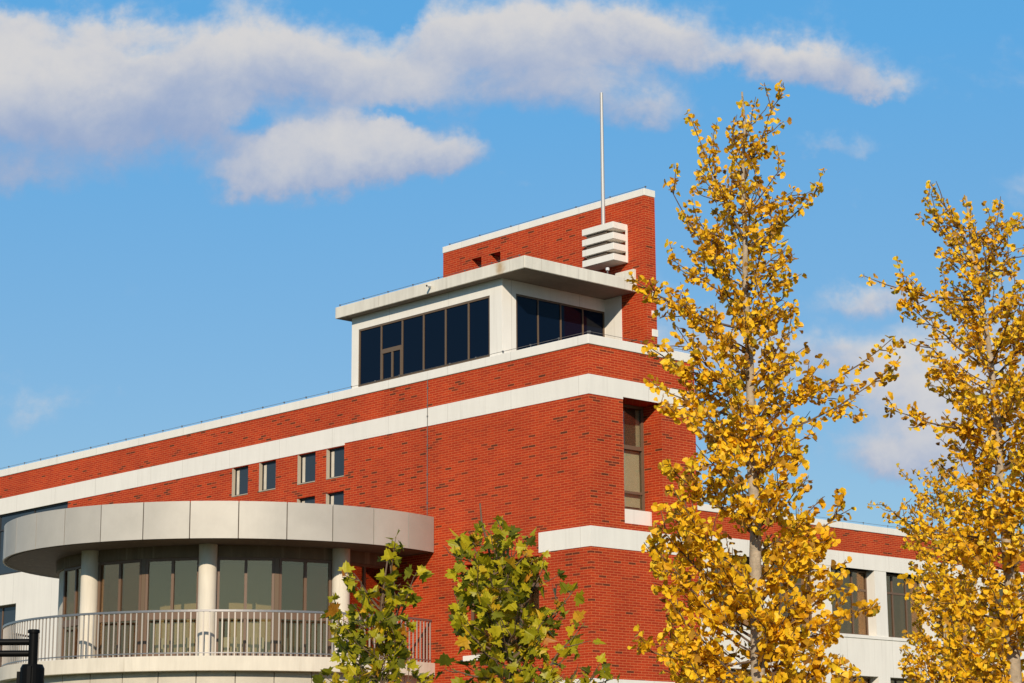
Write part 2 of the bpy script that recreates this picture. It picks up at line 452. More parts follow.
class MB:
    """collects boxes, bars, arcs and tubes; build() links them as ONE mesh"""
    def __init__(self, T=None):
        self.v = []; self.f = []; self.T = T or (lambda a, d, z: (a, d, z))
    def pt(self, a, d, z):
        self.v.append(self.T(a, d, z)); return len(self.v) - 1
    def box(self, a0, a1, d0, d1, z0, z1):
        i = [self.pt(a, d, z) for z in (z0, z1) for d in (d0, d1) for a in (a0, a1)]
        for q in ((0, 2, 3, 1), (4, 5, 7, 6), (0, 1, 5, 4), (2, 6, 7, 3), (0, 4, 6, 2), (1, 3, 7, 5)):
            self.f.append([i[k] for k in q])
        return self
    def quad(self, *pts):
        self.f.append([self.pt(*p) for p in pts]); return self
    def prism(self, poly, z0, z1):
        n = len(poly)
        a = [self.pt(p[0], p[1], z0) for p in poly]; b = [self.pt(p[0], p[1], z1) for p in poly]
        self.f.append(a[::-1]); self.f.append(b)
        for i in range(n):
            j = (i + 1) % n
            self.f.append([a[i], a[j], b[j], b[i]])
        return self
    def arc(self, c, r0, r1, a0, a1, z0, z1, n):
        """closed curved wall between radii r0 < r1"""
        rows = []
        for k in range(n + 1):
            t = a0 + (a1 - a0) * k / n
            cs, sn = math.cos(t), math.sin(t)
            rows.append([self.pt(c[0] + r * cs, c[1] + r * sn, z) for (r, z) in ((r0, z0), (r1, z0), (r1, z1), (r0, z1))])
        for k in range(n):
            p, q = rows[k], rows[k + 1]
            for s in range(4):
                s2 = (s + 1) % 4
                self.f.append([p[s], p[s2], q[s2], q[s]])
        self.f.append(rows[0][::-1]); self.f.append(rows[-1])
        return self
    def tube(self, p0, p1, r0, r1=None, n=10, caps=True):
        r1 = r0 if r1 is None else r1
        p0 = Vector(p0); p1 = Vector(p1)
        ax = (p1 - p0).normalized()
        s = ax.orthogonal().normalized(); t = ax.cross(s)
        A = []; B = []
        for k in range(n):
            w = 2 * math.pi * k / n
            o = s * math.cos(w) + t * math.sin(w)
            A.append(self.pt(*(p0 + o * r0))); B.append(self.pt(*(p1 + o * r1)))
        for k in range(n):
            j = (k + 1) % n
            self.f.append([A[k], A[j], B[j], B[k]])
        if caps:
            self.f.append(A[::-1]); self.f.append(B)
        return self
    def build(self, name, mat, parent=None, bevel=0.0, smooth=False, recalc=True):
        me = bpy.data.meshes.new(name)
        me.from_pydata([tuple(p) for p in self.v], [], self.f)
        me.materials.append(mat)
        if recalc:
            bm = bmesh.new(); bm.from_mesh(me)
            bmesh.ops.recalc_face_normals(bm, faces=bm.faces)
            bm.to_mesh(me); bm.free()
        if smooth:
            for p in me.polygons: p.use_smooth = True
        o = bpy.data.objects.new(name, me)
        scene.collection.objects.link(o)
        if parent: o.parent = parent
        if bevel > 0:
            b = o.modifiers.new('edge', 'BEVEL'); b.width = bevel; b.segments = 2; b.limit_method = 'ANGLE'; b.angle_limit = R_(50)
        return o

def face_left(u):     # wall plane u = const, seen from -u : a runs along v, depth runs into the house
    return lambda a, d, z: (u + d, a, z)
def face_right(v):    # wall plane v = const, seen from -v
    return lambda a, d, z: (a, v + d, z)

def wall(mb, a0, a1, z0, z1, th, holes, reveal=None):
    """front and back sheets of a wall with rectangular openings and their reveals"""
    A = sorted({a0, a1, *[h[0] for h in holes], *[h[1] for h in holes]})
    Z = sorted({z0, z1, *[h[2] for h in holes], *[h[3] for h in holes]})
    A = [a for a in A if a0 <= a <= a1]; Z = [z for z in Z if z0 <= z <= z1]
    for i in range(len(A) - 1):
        for j in range(len(Z) - 1):
            am, zm = (A[i] + A[i + 1]) / 2, (Z[j] + Z[j + 1]) / 2
            if any(h[0] < am < h[1] and h[2] < zm < h[3] for h in holes): continue
            for d in (0, th):
                mb.quad((A[i], d, Z[j]), (A[i + 1], d, Z[j]), (A[i + 1], d, Z[j + 1]), (A[i], d, Z[j + 1]))
    for (h0, h1, g0, g1) in holes:
        for (p, q) in (((h0, g0), (h1, g0)), ((h1, g0), (h1, g1)), ((h1, g1), (h0, g1)), ((h0, g1), (h0, g0))):
            mb.quad((p[0], 0, p[1]), (q[0], 0, q[1]), (q[0], th, q[1]), (p[0], th, p[1]))
    for (p, q) in (((a0, z0), (a1, z0)), ((a1, z0), (a1, z1)), ((a1, z1), (a0, z1)), ((a0, z1), (a0, z0))):
        mb.quad((p[0], 0, p[1]), (q[0], 0, q[1]), (q[0], th, q[1]), (p[0], th, p[1]))

def window(T, a0, a1, z0, z1, d, parent, frame, glass, mull=(), trans=(), fw=0.05, depth=0.07, extra=(), pane_name='pane'):
    """window set at depth d : frame bars (the part) and one sheet of panes (its sub-part)"""
    f = MB(T)
    f.box(a0, a0 + fw, d, d + depth, z0, z1); f.box(a1 - fw, a1, d, d + depth, z0, z1)
    f.box(a0 + fw, a1 - fw, d, d + depth, z0, z0 + fw); f.box(a0 + fw, a1 - fw, d, d + depth, z1 - fw, z1)
    for m in mull:
        x, w = m if isinstance(m, tuple) else (m, fw)
        f.box(x - w / 2, x + w / 2, d + .004, d + depth - .004, z0 + fw, z1 - fw)
    for t in trans:
        z, w = t if isinstance(t, tuple) else (t, fw)
        f.box(a0 + fw, a1 - fw, d - .006, d + depth - .01, z - w / 2, z + w / 2)
    for e in extra:
        f.box(*e)
    fo = f.build('window', frame, parent)
    MB(T).box(a0 + fw * .5, a1 - fw * .5, d + depth * .45, d + depth * .45 + .012, z0 + fw * .5, z1 - fw * .5).build(pane_name, glass, fo)
    return fo

# ------------------------------------------------------------------ ground
gm, gnt, gbs = new_mat('lawn')
gn = gnt.nodes.new('ShaderNodeTexNoise'); gn.inputs['Scale'].default_value = 0.4; gn.inputs['Detail'].default_value = 10
gtc = gnt.nodes.new('ShaderNodeTexCoord'); gnt.links.new(gtc.outputs['Object'], gn.inputs['Vector'])
gr = gnt.nodes.new('ShaderNodeValToRGB'); gnt.links.new(gn.outputs[0], gr.inputs[0])
gr.color_ramp.elements[0].position = .3; gr.color_ramp.elements[0].color = (0.05, 0.065, 0.02, 1)
gr.color_ramp.elements[1].position = .7; gr.color_ramp.elements[1].color = (0.12, 0.11, 0.045, 1)
gnt.links.new(gr.outputs[0], gbs.inputs['Base Color']); gbs.inputs['Roughness'].default_value = .95
g = MB(); g.quad((-1500, -1500, 0), (1500, -1500, 0), (1500, 3000, 0), (-1500, 3000, 0))
setting(g.build('ground', gm))
p = MB(); p.box(-60, 60, 18.5, 24.5, -.1, .10)
setting(p.build('pavement', simple('concrete_pavers', (0.34, 0.32, 0.29), .8, 0, .3, .15, 2), None, 0.02))
r = MB(); r.quad((-60, 4, .008), (60, 4, .008), (60, 13.5, .008), (-60, 13.5, .008))
setting(r.build('road', simple('asphalt', (0.05, 0.05, 0.052), .85, 0, .3, .2, 3)))

# ------------------------------------------------------------------ the building
C = (1.82411418, 50.84569609, 0)
B = empty('school_building', C, YAW)
tag(B, 'red brick college building with white bands, curved balcony and roof lantern', 'building')

TOP = 12.53            # top of brick, under the coping
V_END = 42.0           # left end of the long facade
U_END = 48.0           # right end of the wing
TL, TR = face_left(0), face_right(0)

small = [(13.83, 14.60), (12.51, 13.29), (10.69, 11.49), (9.42, 10.19)]
holes_up = [(a, b, 10.41, 11.245) for a, b in small]
holes_lo = [(a, b, 9.19, 10.03) for a, b in small]
low_win = (1.79, 4.49, 5.35, 7.60)
strip = (23.56, 41.0, 9.25, 11.27)
V_BR = 19.6
mb = MB(TL)
# left facade: brick to V_BR, brick only above the white storey beyond it
A_all = holes_up + holes_lo + [low_win]
wall(mb, 0.003, V_BR, 0.0, TOP, .32, A_all)
wall(mb, V_BR, V_END, 9.25, TOP, .32, [(strip[0], strip[1], 9.25, 11.27)])
# right facade of the corner block with the tall stair window opening
mb.T = TR
stair = (1.15, 2.48, 8.31, 11.37)
wall(mb, 0.002, 3.71, 0.0, TOP, .62, [stair])
# right flank of the corner block, behind it and the far ends
mb.T = lambda a, d, z: (a, d, z)
mb.box(3.40, 3.712, 0.625, 9.9, 0.0, TOP)
mb.box(0.33, 14.0, V_END - .3, V_END, 0.0, TOP)
mb.box(13.7, 14.0, 21.0, V_END - .31, 0.0, TOP)
mb.build('brick_wall', M['brick'], B, recalc=False)

wm = MB(TL)
wall(wm, V_BR + .004, V_END, 0.0, 9.246, .32, [(26.53, 31.5, 6.2, 8.255), (33, 38, 6.2, 8.255), (26.53, 31.5, 2.2, 4.3)])
wm.build('rendered_wall', M['white'], B, recalc=False)

# roofs that close the body of the building
rf = MB()
rf.box(0.33, 3.39, 0.96, 9.9, 12.25, 12.40)
rf.box(0.33, 13.69, 9.91, V_END - .31, 12.25, 12.40)
rf.box(3.75, U_END, 9.95, 21.0, 10.62, 10.74)
rf.build('flat_roof', M['roofing'], B)

# inner partitions keep the rooms dark
ip = MB()
ip.box(3.0, 3.12, 0.97, 9.8, 0.02, 12.2)
ip.box(3.4, 3.5, 10.0, V_END - .4, 0.02, 12.2)
ip.box(3.8, U_END - .2, 13.0, 13.12, 0.02, 10.6)
for z in (3.9, 7.05):
    ip.box(0.34, 3.0, 0.97, V_END - .4, z, z + .15)
ip.box(0.34, 3.0, 0.97, 1.4, 0.02, 12.2) if False else None
for z in (5.05, ):
    ip.box(3.8, U_END - .2, 10.35, 12.95, z, z + .35)
for u in (9.3, 15.1, 20.95, 26.8, 32.7, 38.5):
    ip.box(u - .06, u + .06, 10.3, 12.95, 0.02, 10.55)
ip.build('partition_wall', M['interior'], B)

# white bands: thin slabs standing 12 mm proud of the brick
def wrap_band(name, z0, z1, v_end, z0_far=None, v_far=None, mat='white', proud=.012, back=.05):
    m_ = MB()
    poly = [(-proud, v_end), (-proud, -proud), (3.712 + proud, -proud), (3.712 + proud, 1.62), (3.712 - back, 1.62), (3.712 - back, back), (back, back), (back, v_end)]
    m_.prism(poly, z0, z1)
    o = m_.build(name, M[mat], B, 0.004)
    return o
# third-storey band: cut where the stair window passes below it (band bottom 11.316 > opening head handled by its own lintel)
bm_ = MB()
zb0, zb1 = 11.372, 11.795
bm_.prism([(-.012, 9.40), (-.012, -.012), (3.724, -.012), (3.724, 1.62), (3.66, 1.62), (3.66, .05), (.05, .05), (.05, 9.40)], zb0, zb1)
bm_.T = TL; bm_.box(-.0121, 9.40, -.0119, .05, 11.316, 11.3715)
bm_.T = lambda a, d, z: (a, d, z)
bm_.box(.0505, 1.148, -.0119, .05, 11.316, 11.3715); bm_.box(2.482, 3.7239, -.0119, .05, 11.316, 11.3715)
bm_.T = TL
bm_.box(9.4005, V_END, -.0125, .05, 11.262, 11.795)
bm_.build('white_band', M['white'], B)
o = MB(); o.prism([(-.012, 1.783), (-.012, -.012), (3.724, -.012), (3.724, 1.62), (3.66, 1.62), (3.66, .05), (.05, .05), (.05, 1.783)], 7.671, 8.156)
o.build('white_band', M['white'], B)
o = MB(); o.prism([(-.03, 4.9), (-.03, -.03), (3.742, -.03), (3.742, 1.62), (3.66, 1.62), (3.66, .05), (.05, .05), (.05, 4.9)], 4.05, 4.60)
o.build('white_band', M['white'], B)

# coping round the roof edge
o = MB(); o.prism([(-.03, V_END), (-.03, -.03), (3.742, -.03), (3.742, 1.60), (3.36, 1.60), (3.36, .36), (.36, .36), (.36, V_END)], TOP + .002, 12.765)
o.build('parapet_coping', M['white'], B, 0.012)

# small windows of the left facade
for (a, b) in small:
    for (z0, z1) in ((10.41, 11.245), (9.19, 10.03)):
        f = window(TL, a + .003, b - .003, z0 + .003, z1 - .003, .085, B, M['frame_dark'], M['grey_glass'], fw=.035)
        s = MB(TL)   # pale reveal lining on the far jamb and sill
        s.box(b - .03, b - .004, -.012, .083, z0 + .03, z1 - .01); s.box(a + .004, b - .004, -.016, .083, z0 + .004, z0 + .029)
        s.build('sill', M['frame_beige'], f)
        cu = MB(TL); cu.box(b - .19, b - .07, .110, .115, z0 + .07, z1 - .07); cu.build('blind', M['curtain'], f)

# glazed strip under the band, far left
window(TL, strip[0] + .003, strip[1], 9.253, 11.258, .08, B, M['frame_dark'], M['grey_glass'], mull=[strip[0] + 2.2 * k for k in range(1, 8)], trans=[10.75])
# dark openings in the white storey
for (a, b, z0, z1) in ((26.53, 31.5, 6.2, 8.255), (33, 38, 6.2, 8.255), (26.53, 31.5, 2.2, 4.3)):
    window(TL, a + .003, b - .003, z0 + .003, z1 - .003, .22, B, M['frame_brown'], M['grey_glass'], mull=[a + 1.25 * k for k in range(1, 4)], trans=[z0 + .8])
# lower window behind the plane tree
a, b, z0, z1 = low_win
f = window(TL, a + .003, b - .003, z0 + .003, z1 - .003, .20, B, M['frame_brown'], M['clear_glass'], mull=[2.65, 3.6], trans=[(6.95, .09)], fw=.07)
s = MB(TL); s.box(a - .02, b + .02, -.06, .20, z0 - .13, z0 + .001); s.build('sill', M['white'], f, .01)
s = MB(TL)
for k in range(26):
    x = a + .12 + k * .095
    s.box(x, x + .08, .40 + .03 * (k % 2), .43 + .03 * (k % 2), z0 + .1, 6.9)
s.build('curtain', M['curtain'], f)

# tall stair window
f = window(TR, 1.16, 2.47, 8.73, 11.365, .60, B, M['frame_brown'], M['stair_glass'], trans=[(10.30, .10)], fw=.07,
           extra=[(1.55, 1.62, .605, .665, 8.8, 10.25), (1.62, 2.40, .605, .655, 9.16, 9.22)])
s = MB(TR); s.box(1.153, 2.477, .38, .60, 8.312, 8.728); s.build('sill', M['white'], f, .01)
s = MB(TR); s.box(1.30, 2.42, .72, .735, 8.85, 10.24); s.build('blind', M['cream_blind'], f)
s = MB(TR); s.box(1.30, 2.44, .72, .735, 10.26, 11.30); s.build('blind', M['dark_interior_panel'], f)  # dark panel added for the interior darkness behind the upper pane
s = MB(TR); s.box(2.30, 2.44, .70, .715, 10.27, 11.28); s.build('blind', M['curtain'], f)
# pale stair wall seen through the glass
s = MB(); s.box(1.0, 2.99, 2.2, 2.3, 7.3, 11.9); s.build('stair_wall', M['curtain'], B)

# ------------------------------------------------------------------ roof lantern (penthouse)
PU, PV, PT = 0.10, 3.17, 14.755
Z0 = 12.41
PH_V1 = 9.27
UT = 3.77
ph = MB(face_left(PU))
lw = (3.64, 8.98, 12.80, 14.39)
wall(ph, PV + .004, PH_V1, Z0, PT, .25, [lw])
ph.T = face_right(PV)
rw = (0.575, 3.745, 12.90, 14.43)
wall(ph, PU + .002, UT - .005, Z0, PT, .25, [rw])
ph.T = lambda a, d, z: (a, d, z)
ph.box(PU + .26, UT - .01, PH_V1 - .25, PH_V1, Z0, PT)
# return pier towards the slab wall
ph.box(UT - .02, UT + .05, 2.565, PV + .26, 12.3, PT)
ph.build('penthouse_wall', M['white'], B, recalc=False)
# left ribbon window: six bays with one small opening light
ms = [(8.02, .05), (7.14, .05), (6.265, .05), (5.38, .05), (4.48, .05)]
window(face_left(PU), lw[0] + .003, lw[1] - .003, lw[2] + .003, lw[3] - .003, .012, B, M['frame_bronze'], M['navy_glass'], mull=ms, fw=.05, depth=.06,
       extra=[(7.165, 7.995, .008, .072, 13.56, 13.68), (7.52, 7.58, .008, .072, 12.855, 13.56), (7.165, 7.21, .008, .072, 12.855, 13.56), (7.955, 7.995, .008, .072, 12.855, 13.56)])
window(face_right(PV), rw[0] + .003, rw[1] - .003, rw[2] + .003, rw[3] - .003, .012, B, M['frame_bronze'], M['navy_glass'],
       mull=[(1.357, .04), (2.16, .04), (2.957, .04)], fw=.045, depth=.06)
# overhanging roof
ov = MB()
ov.prism([(-.20, 9.63), (-.20, 2.0), (UT - .003, 2.0), (UT - .003, 9.63)], PT + .003, 15.075)
ovo = ov.build('overhanging_roof', M['fascia'], B, 0.015)
o = MB(); o.prism([(-.15, 9.58), (-.15, 2.05), (UT - .03, 2.05), (UT - .03, 9.58)], PT - .004, PT + .01); o.build('soffit', M['roof_soffit_shade'], ovo)  # thin dark sheet added to deepen the shade under the roof
o = MB(); o.box(-.08, UT - .11, 2.12, 9.5, 15.06, 15.079); o.build('bounce_cut_sheet', M['roofing'], ovo)  # unseen dark sheet added on top to reduce bounced light
o = MB(); o.box(UT - .10, UT - .001, 2.02, 2.70, 15.05, 15.37); o.build('roof_upstand', M['fascia'], B, .01)

# ------------------------------------------------------------------ tall slab wall
TV0, TV1, TUE, TZ = 1.68, 9.735, 4.16, 17.30
tw = MB(face_left(UT))
hs = [(8.08, 8.50, 16.50, 16.895), (7.28, 7.70, 16.50, 16.885)]
wall(tw, TV0, TV1, 0.0, TZ, TUE - UT, hs)
to = tw.build('slab_wall', M['brick'], B, recalc=False)
o = MB(); o.box(UT - .015, TUE + .015, TV0 - .015, TV1 + .015, TZ + .002, 17.49); o.build('coping', M['white'], to, .01)
o = MB(); o.box(UT + .03, TUE - .03, 7.0, 8.9, 16.2, 16.49) if False else None
for (z0, z1) in ((13.56, 13.75), (14.10, 14.24), (14.62, 14.76)):
    q = MB(); q.box(3.965, TUE + .02, TV0 - .02, TV0 + .25, z0, z1); q.build('quoin_block', M['white'], to, .006)

# louvred box on the slab wall and its mast
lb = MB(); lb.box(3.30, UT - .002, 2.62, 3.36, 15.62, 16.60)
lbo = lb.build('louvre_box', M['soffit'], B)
for (z0, z1) in ((16.458, 16.63), (16.172, 16.345), (15.886, 16.06), (15.60, 15.775)):
    s = MB(); s.box(3.232, UT - .003, 2.304, 3.47, z0, z1); s.build('slat', M['white'], lbo, .008)
s = MB(); s.box(UT - .06, UT - .004, 2.298, 2.33, 15.60, 16.60); s.build('side_post', M['white'], lbo)
mt = MB(); mt.tube((3.50, 2.93, 16.60), (3.50, 2.93, 20.36), .055, .042, 16)
mt.tube((3.50, 2.93, 16.60), (3.50, 2.93, 16.68), .11, .11, 14)
mt.build('mast', M['mast'], B, smooth=False)

# lightning conductors: a thin rod on short stand-offs along the roof edges
def conductor(p, q, h, step=1.0):
    m_ = MB(); p = Vector(p); q = Vector(q)
    d = q - p; n = max(1, int(d.length / step))
    up = Vector((0, 0, h))
    m_.tube(p + up, q + up, .0055, n=6)
    for k in range(n + 1):
        x = p + d * (k / n)
        m_.tube(x, x + up * 1.15, .008, n=6)
        m_.box(x.x - .018, x.x + .018, x.y - .018, x.y + .018, x.z + h * .85, x.z + h * 1.2)
    m_.build('lightning_conductor', M['wire'], B)
conductor((.10, .1, 12.766), (.10, V_END - .2, 12.766), .09)
conductor((.12, .06, 12.766), (3.65, .06, 12.766), .09, 1.2)
conductor((-.1, 2.3, 15.076), (-.1, 9.55, 15.076), .07)
conductor((3.9, 1.75, 17.49), (3.9, 9.6, 17.49), .08, 1.2)
m_ = MB(); m_.tube((-.02, 5.93, 12.75), (-.02, 5.93, 9.0), .011, n=6)
for k in range(5):
    z = 12.3 - .75 * k
    m_.box(-.03, .01, 5.91, 5.95, z, z + .04)
m_.build('lightning_conductor', M['wire'], B)

# ------------------------------------------------------------------ round corner room, canopy and balcony
CC = (-2.0, 11.44)
def circ_poly(r, inner=0.22, n=96):
    a0 = math.acos((inner - CC[0]) / r)
    return [(CC[0] + r * math.cos(a0 + (2 * math.pi - 2 * a0) * k / n), CC[1] + r * math.sin(a0 + (2 * math.pi - 2 * a0) * k / n)) for k in range(n + 1)]
RC = 6.1
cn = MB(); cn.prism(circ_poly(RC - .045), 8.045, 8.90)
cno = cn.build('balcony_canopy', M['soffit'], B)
gap = R_(.12)
k = 0
for i in range(20):
    a0 = R_(180.07 + 10.97 * (i - 9)); a1 = a0 + R_(10.97)
    lo, hi = R_(71.5), R_(289.0)
    a0c, a1c = max(a0 + gap, lo), min(a1 - gap, hi)
    if a1c - a0c < R_(1): continue
    s = MB(); s.arc(CC, RC - .04, RC, a0c, a1c, 8.03, 8.93, 8)
    s.build('fascia_panel', M['panel'], cno)
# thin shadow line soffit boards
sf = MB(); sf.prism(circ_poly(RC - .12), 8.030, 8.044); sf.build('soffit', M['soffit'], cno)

# balcony slab and the clad drum below it
sl = MB(); sl.prism(circ_poly(6.14), 4.885, 5.235); sl.build('balcony_slab', M['cream'], B, .012)
pd = MB()
for i in range(24):
    a0 = R_(72 + 9.05 * i)
    pd.arc(CC, 5.78, 5.86, a0 + R_(.1), a0 + R_(8.95), 0.0, 4.883, 5)
pd.build('curved_cladding', M['panel_dark'], B)
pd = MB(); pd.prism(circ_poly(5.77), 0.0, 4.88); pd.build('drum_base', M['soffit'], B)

# columns
COLS = [144.3, 185.3, 226.3, 267.3]
for a in COLS[1:]:
    x, y = CC[0] + 4.80 * math.cos(R_(a)), CC[1] + 4.80 * math.sin(R_(a))
    q = MB(); q.tube((x, y, 5.236), (x, y, 8.029), .225, n=28, caps=False)
    q.build('column', M['cream'], B, smooth=True)

# ring beam over the glazing, sill plinth, and posts between windows
rb = MB(); rb.arc(CC, 4.35, 4.72, R_(72), R_(288), 7.74, 8.029, 72); rb.build('ring_beam', M['beam'], B)
rb = MB(); rb.arc(CC, 4.40, 4.70, R_(72), R_(288), 5.236, 5.33, 72); rb.build('glazing_plinth', M['cream'], B)

def bay_T(theta, rad):
    c, s = math.cos(theta), math.sin(theta)
    return lambda a, d, z: (CC[0] + (rad - d) * c - a * s, CC[1] + (rad - d) * s + a * c, z)
RG = 4.66
q = MB(); q.arc(CC, 4.42, 4.64, R_(72), R_(165.3), 5.331, 7.739, 30); q.build('curved_wall', M['cream'], B)
for a in COLS:
    for (off) in (11.2, 29.8):
        th = R_(a + off)
        if a + off > 285 or a + off < 170: continue
        hw = RG * math.tan(R_(8.55))
        f = window(bay_T(th, RG), -hw, hw, 5.335, 7.735, 0.0, B, M['frame_brown'], M['clear_glass'], mull=[(0.0, .07)], trans=[(6.32, .17)], fw=.065, depth=.08)
        cu = MB(bay_T(th, RG))
        x = -hw + .10
        while x < hw - .16:
            if random.random() < .62:
                cu.box(x, x + .07, .16 + .03 * random.random(), .20, 5.36, 6.24)
            x += .085
        cu.build('curtain', M['curtain'], f)
    # double post between the pair of windows
    th = R_(a + 20.5)
    if 170 < a + 20.5 < 285:
        q = MB(bay_T(th, RG)); q.box(-.055, .055, -.05, .10, 5.332, 7.737); q.build('window_post', M['frame_bronze'], B)

# room inside: floor, back wall, ceiling
q = MB(); q.prism(circ_poly(4.38, -0.1), 5.24, 5.29); q.build('room_floor', M['floor'], B)
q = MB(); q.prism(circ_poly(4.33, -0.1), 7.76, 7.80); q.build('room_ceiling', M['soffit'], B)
q = MB(); q.arc(CC, 3.3, 3.35, R_(85), R_(278), 5.295, 7.755, 40); q.build('room_wall', M['interior'], B)

# balustrade
RB = 6.0
tr_ = MB()
path = [R_(118 + (289.3 - 118) * k / 110) for k in range(111)]
tr_.arc(CC, RB - .03, RB + .03, path[0], path[-1], 6.285, 6.335, 110)
tr_.arc(CC, RB - .015, RB + .015, path[0], path[-1], 5.30, 5.325, 110)
bo = tr_.build('balustrade', M['top_rail'], B)
NB = 98
proto = None
for k in range(NB):
    a = 289.0 - k * 1.432
    if proto is None:
        q = MB(); q.box(-.011, .011, -.0165, .0165, 5.236, 6.284)
        proto = q.build('baluster', M['rail'], bo)
        ob = proto
    else:
        ob = proto.copy(); scene.collection.objects.link(ob); ob.parent = bo
    ob.location = (CC[0] + RB * math.cos(R_(a)), CC[1] + RB * math.sin(R_(a)), 0)
    ob.rotation_euler = (0, 0, R_(a))

q = MB()
a = 289.0 - NB * 1.432
while a > 118.5:     # the rest, on the far side of the round room
    x, y = CC[0] + RB * math.cos(R_(a)), CC[1] + RB * math.sin(R_(a))
    q.tube((x, y, 5.236), (x, y, 6.284), .015, n=6); a -= 1.432
bl = q.build('balusters', M['rail'], bo); bl['kind'] = 'stuff'

# ------------------------------------------------------------------ the lower wing on the right
WV = 9.6
ww = MB(face_right(WV))
ww.box(3.73, U_END, .0, .30, 10.003, 10.757)
ww.build('brick_wall', M['brick'], B)
o = MB(face_right(WV)); o.box(3.73, U_END + .03, -.03, .36, 10.759, 10.98); o.build('parapet_coping', M['white'], B, .012)
o = MB(face_right(WV)); o.box(3.73, U_END + .012, -.012, .50, 9.47, 10.001); o.build('white_band', M['white'], B, .006)
pw = MB(face_right(WV))
PER = 2.93
bays = []
kk = -7
u = 22.84 + PER * kk
while u < U_END:
    if u + .63 > 3.8:
        bays.append(u)
    u += PER
holes = []
for u in bays:
    for (z0, z1) in ((7.27, 9.468), (3.6, 5.92)):
        h0, h1 = u + .63, u + PER
        if h1 < U_END - .3 and h0 > 3.8: holes.append((h0, h1, z0, z1))
wall(pw, 3.74, U_END, 0.0, 9.468, .42, holes)
pw.build('rendered_wall', M['white'], B, recalc=False)
o = MB(); o.box(U_END - .3, U_END, WV + .5, 21.0, 0, 10.75); o.box(3.75, U_END, 20.7, 21.0, 0, 10.61); o.build('rear_wall', M['brick'], B)
o = MB(face_right(WV)); o.box(3.74, U_END + .02, -.03, .10, 7.16, 7.268)
o.build('sill_course', M['white'], B, .006)
for i, (h0, h1, z0, z1) in enumerate(holes):
    w = h1 - h0
    f = window(face_right(WV), h0 + .004, h1 - .004, z0 + .004, z1 - .004, .34, B, M['frame_brown'], M['clear_glass'],
               mull=[(h0 + w * .33, .06), (h0 + w * .66, .06)], trans=[(z0 + (z1 - z0) * .70, .07)], fw=.06)
    cu = MB(face_right(WV))
    for sgn in range(2):
        n = random.choice((4, 6, 9))
        for q in range(n):
            x = (h0 + .1 + q * .085) if sgn == 0 else (h1 - .18 - q * .085)
            cu.box(x, x + .07, .52 + .03 * (q % 2), .55 + .03 * (q % 2), z0 + .05, z0 + (z1 - z0) * .68)
    cu.build('curtain', M['curtain'], f)
conductor((3.9, WV + .1, 10.981), (U_END - .3, WV + .1, 10.981), .09, 1.3)

# ------------------------------------------------------------------ things fixed to or kept in the building
def world_of(u, v, z):
    c, s = math.cos(YAW), math.sin(YAW)
    return Vector((C[0] + u * c - v * s, C[1] + u * s + v * c, z))

sc_ = empty('security_camera', world_of(-.2, 5.59, 14.90), YAW)
tag(sc_, 'small white security camera on the roof fascia above the dark ribbon window', 'camera')
sc_.scale = (.62, .62, .62)
q = MB(); q.tube((0, 0, 0), (-.12, 0, .0), .025, n=10); q.tube((-.12, 0, -.03), (-.12, 0, .05), .02, n=10); q.build('bracket', M['camera_white'], sc_)
q = MB(); q.tube((-.06, -.02, .06), (-.30, -.09, .02), .055, .055, 14); q.build('body', M['camera_white'], sc_, .005)
q = MB(); q.tube((-.295, -.0885, .021), (-.315, -.0945, .0175), .04, .04, 12); q.build('lens', M['black'], sc_)

fl = empty('floodlight', world_of(3.25, 2.55, 15.37), YAW)
tag(fl, 'small pale floodlight on the roof just under the white louvred box', 'floodlight')
q = MB(); q.tube((0, 0, -.29), (0, 0, -.02), .018, n=8); q.build('stem', M['wire'], fl)
q = MB(); q.box(-.035, .035, -.035, .035, -.02, .06); q.build('lamp_head', M['camera_white'], fl, .01)

# white low cabinets along the glazing of the round room
cab_labels = [
    'low white cabinet behind the glass left of the leftmost balcony column',
    'low white cabinet behind the first window right of the left balcony column',
    'low white cabinet behind the window just left of the middle balcony column',
    'low white cabinet behind the window just right of the middle balcony column',
    'low white cabinet behind the window just left of the right balcony column',
]
for lab, a in zip(cab_labels, (176.0, 196.5, 214.8, 237.5, 255.8)):
    p = world_of(CC[0] + 4.12 * math.cos(R_(a)), CC[1] + 4.12 * math.sin(R_(a)), 5.29)
    e = empty('low_cabinet', p, YAW + R_(a))
    tag(e, lab, 'cabinet', 'white low cabinets behind the balcony windows')
    q = MB(); q.box(-.16, .16, -.50, .50, .06, .52); q.build('body', M['white_box'], e, .008)
    q = MB(); q.box(-.15, .163, -.49, .49, 0, .058); q.build('plinth', M['blue_trim'], e)
    q = MB(); q.box(.161, .176, -.49, -.005, .07, .50); q.box(.161, .176, .005, .49, .07, .50); q.build('door', M['white_box'], e)

# ------------------------------------------------------------------ black steel post, bottom left
PY = 11.0
pb = at(33.5, 664, PY); ptop = at(34, 629.5, PY)
post = empty('steel_post', (ptop.x, PY, 0), 0)
tag(post, 'black steel post with capped top, thick sleeve and two side bars', 'post')
hz = ptop.z
q = MB(); q.tube((0, 0, pb.z - .3), (0, 0, hz - .012), .0235, n=24, caps=True); q.build('upright', M['black'], post, smooth=False)
q = MB(); q.tube((0, 0, hz - .018), (0, 0, hz - .004), .030, .030, 24); q.tube((0, 0, hz - .004), (0, 0, hz), .030, .024, 24); q.build('cap', M['black'], post)
q = MB()
zs = at(33.5, 664.5, PY).z
q.tube((0, 0, 0), (0, 0, zs - .02), .064, .060, 24); q.tube((0, 0, zs - .02), (0, 0, zs), .060, .050, 24)
q.box(-.075, -.058, -.012, .012, .1, zs - .035)
q.box(-.009, .009, -.075, -.055, .1, zs - .012)
q.build('sleeve', M['black'], post)
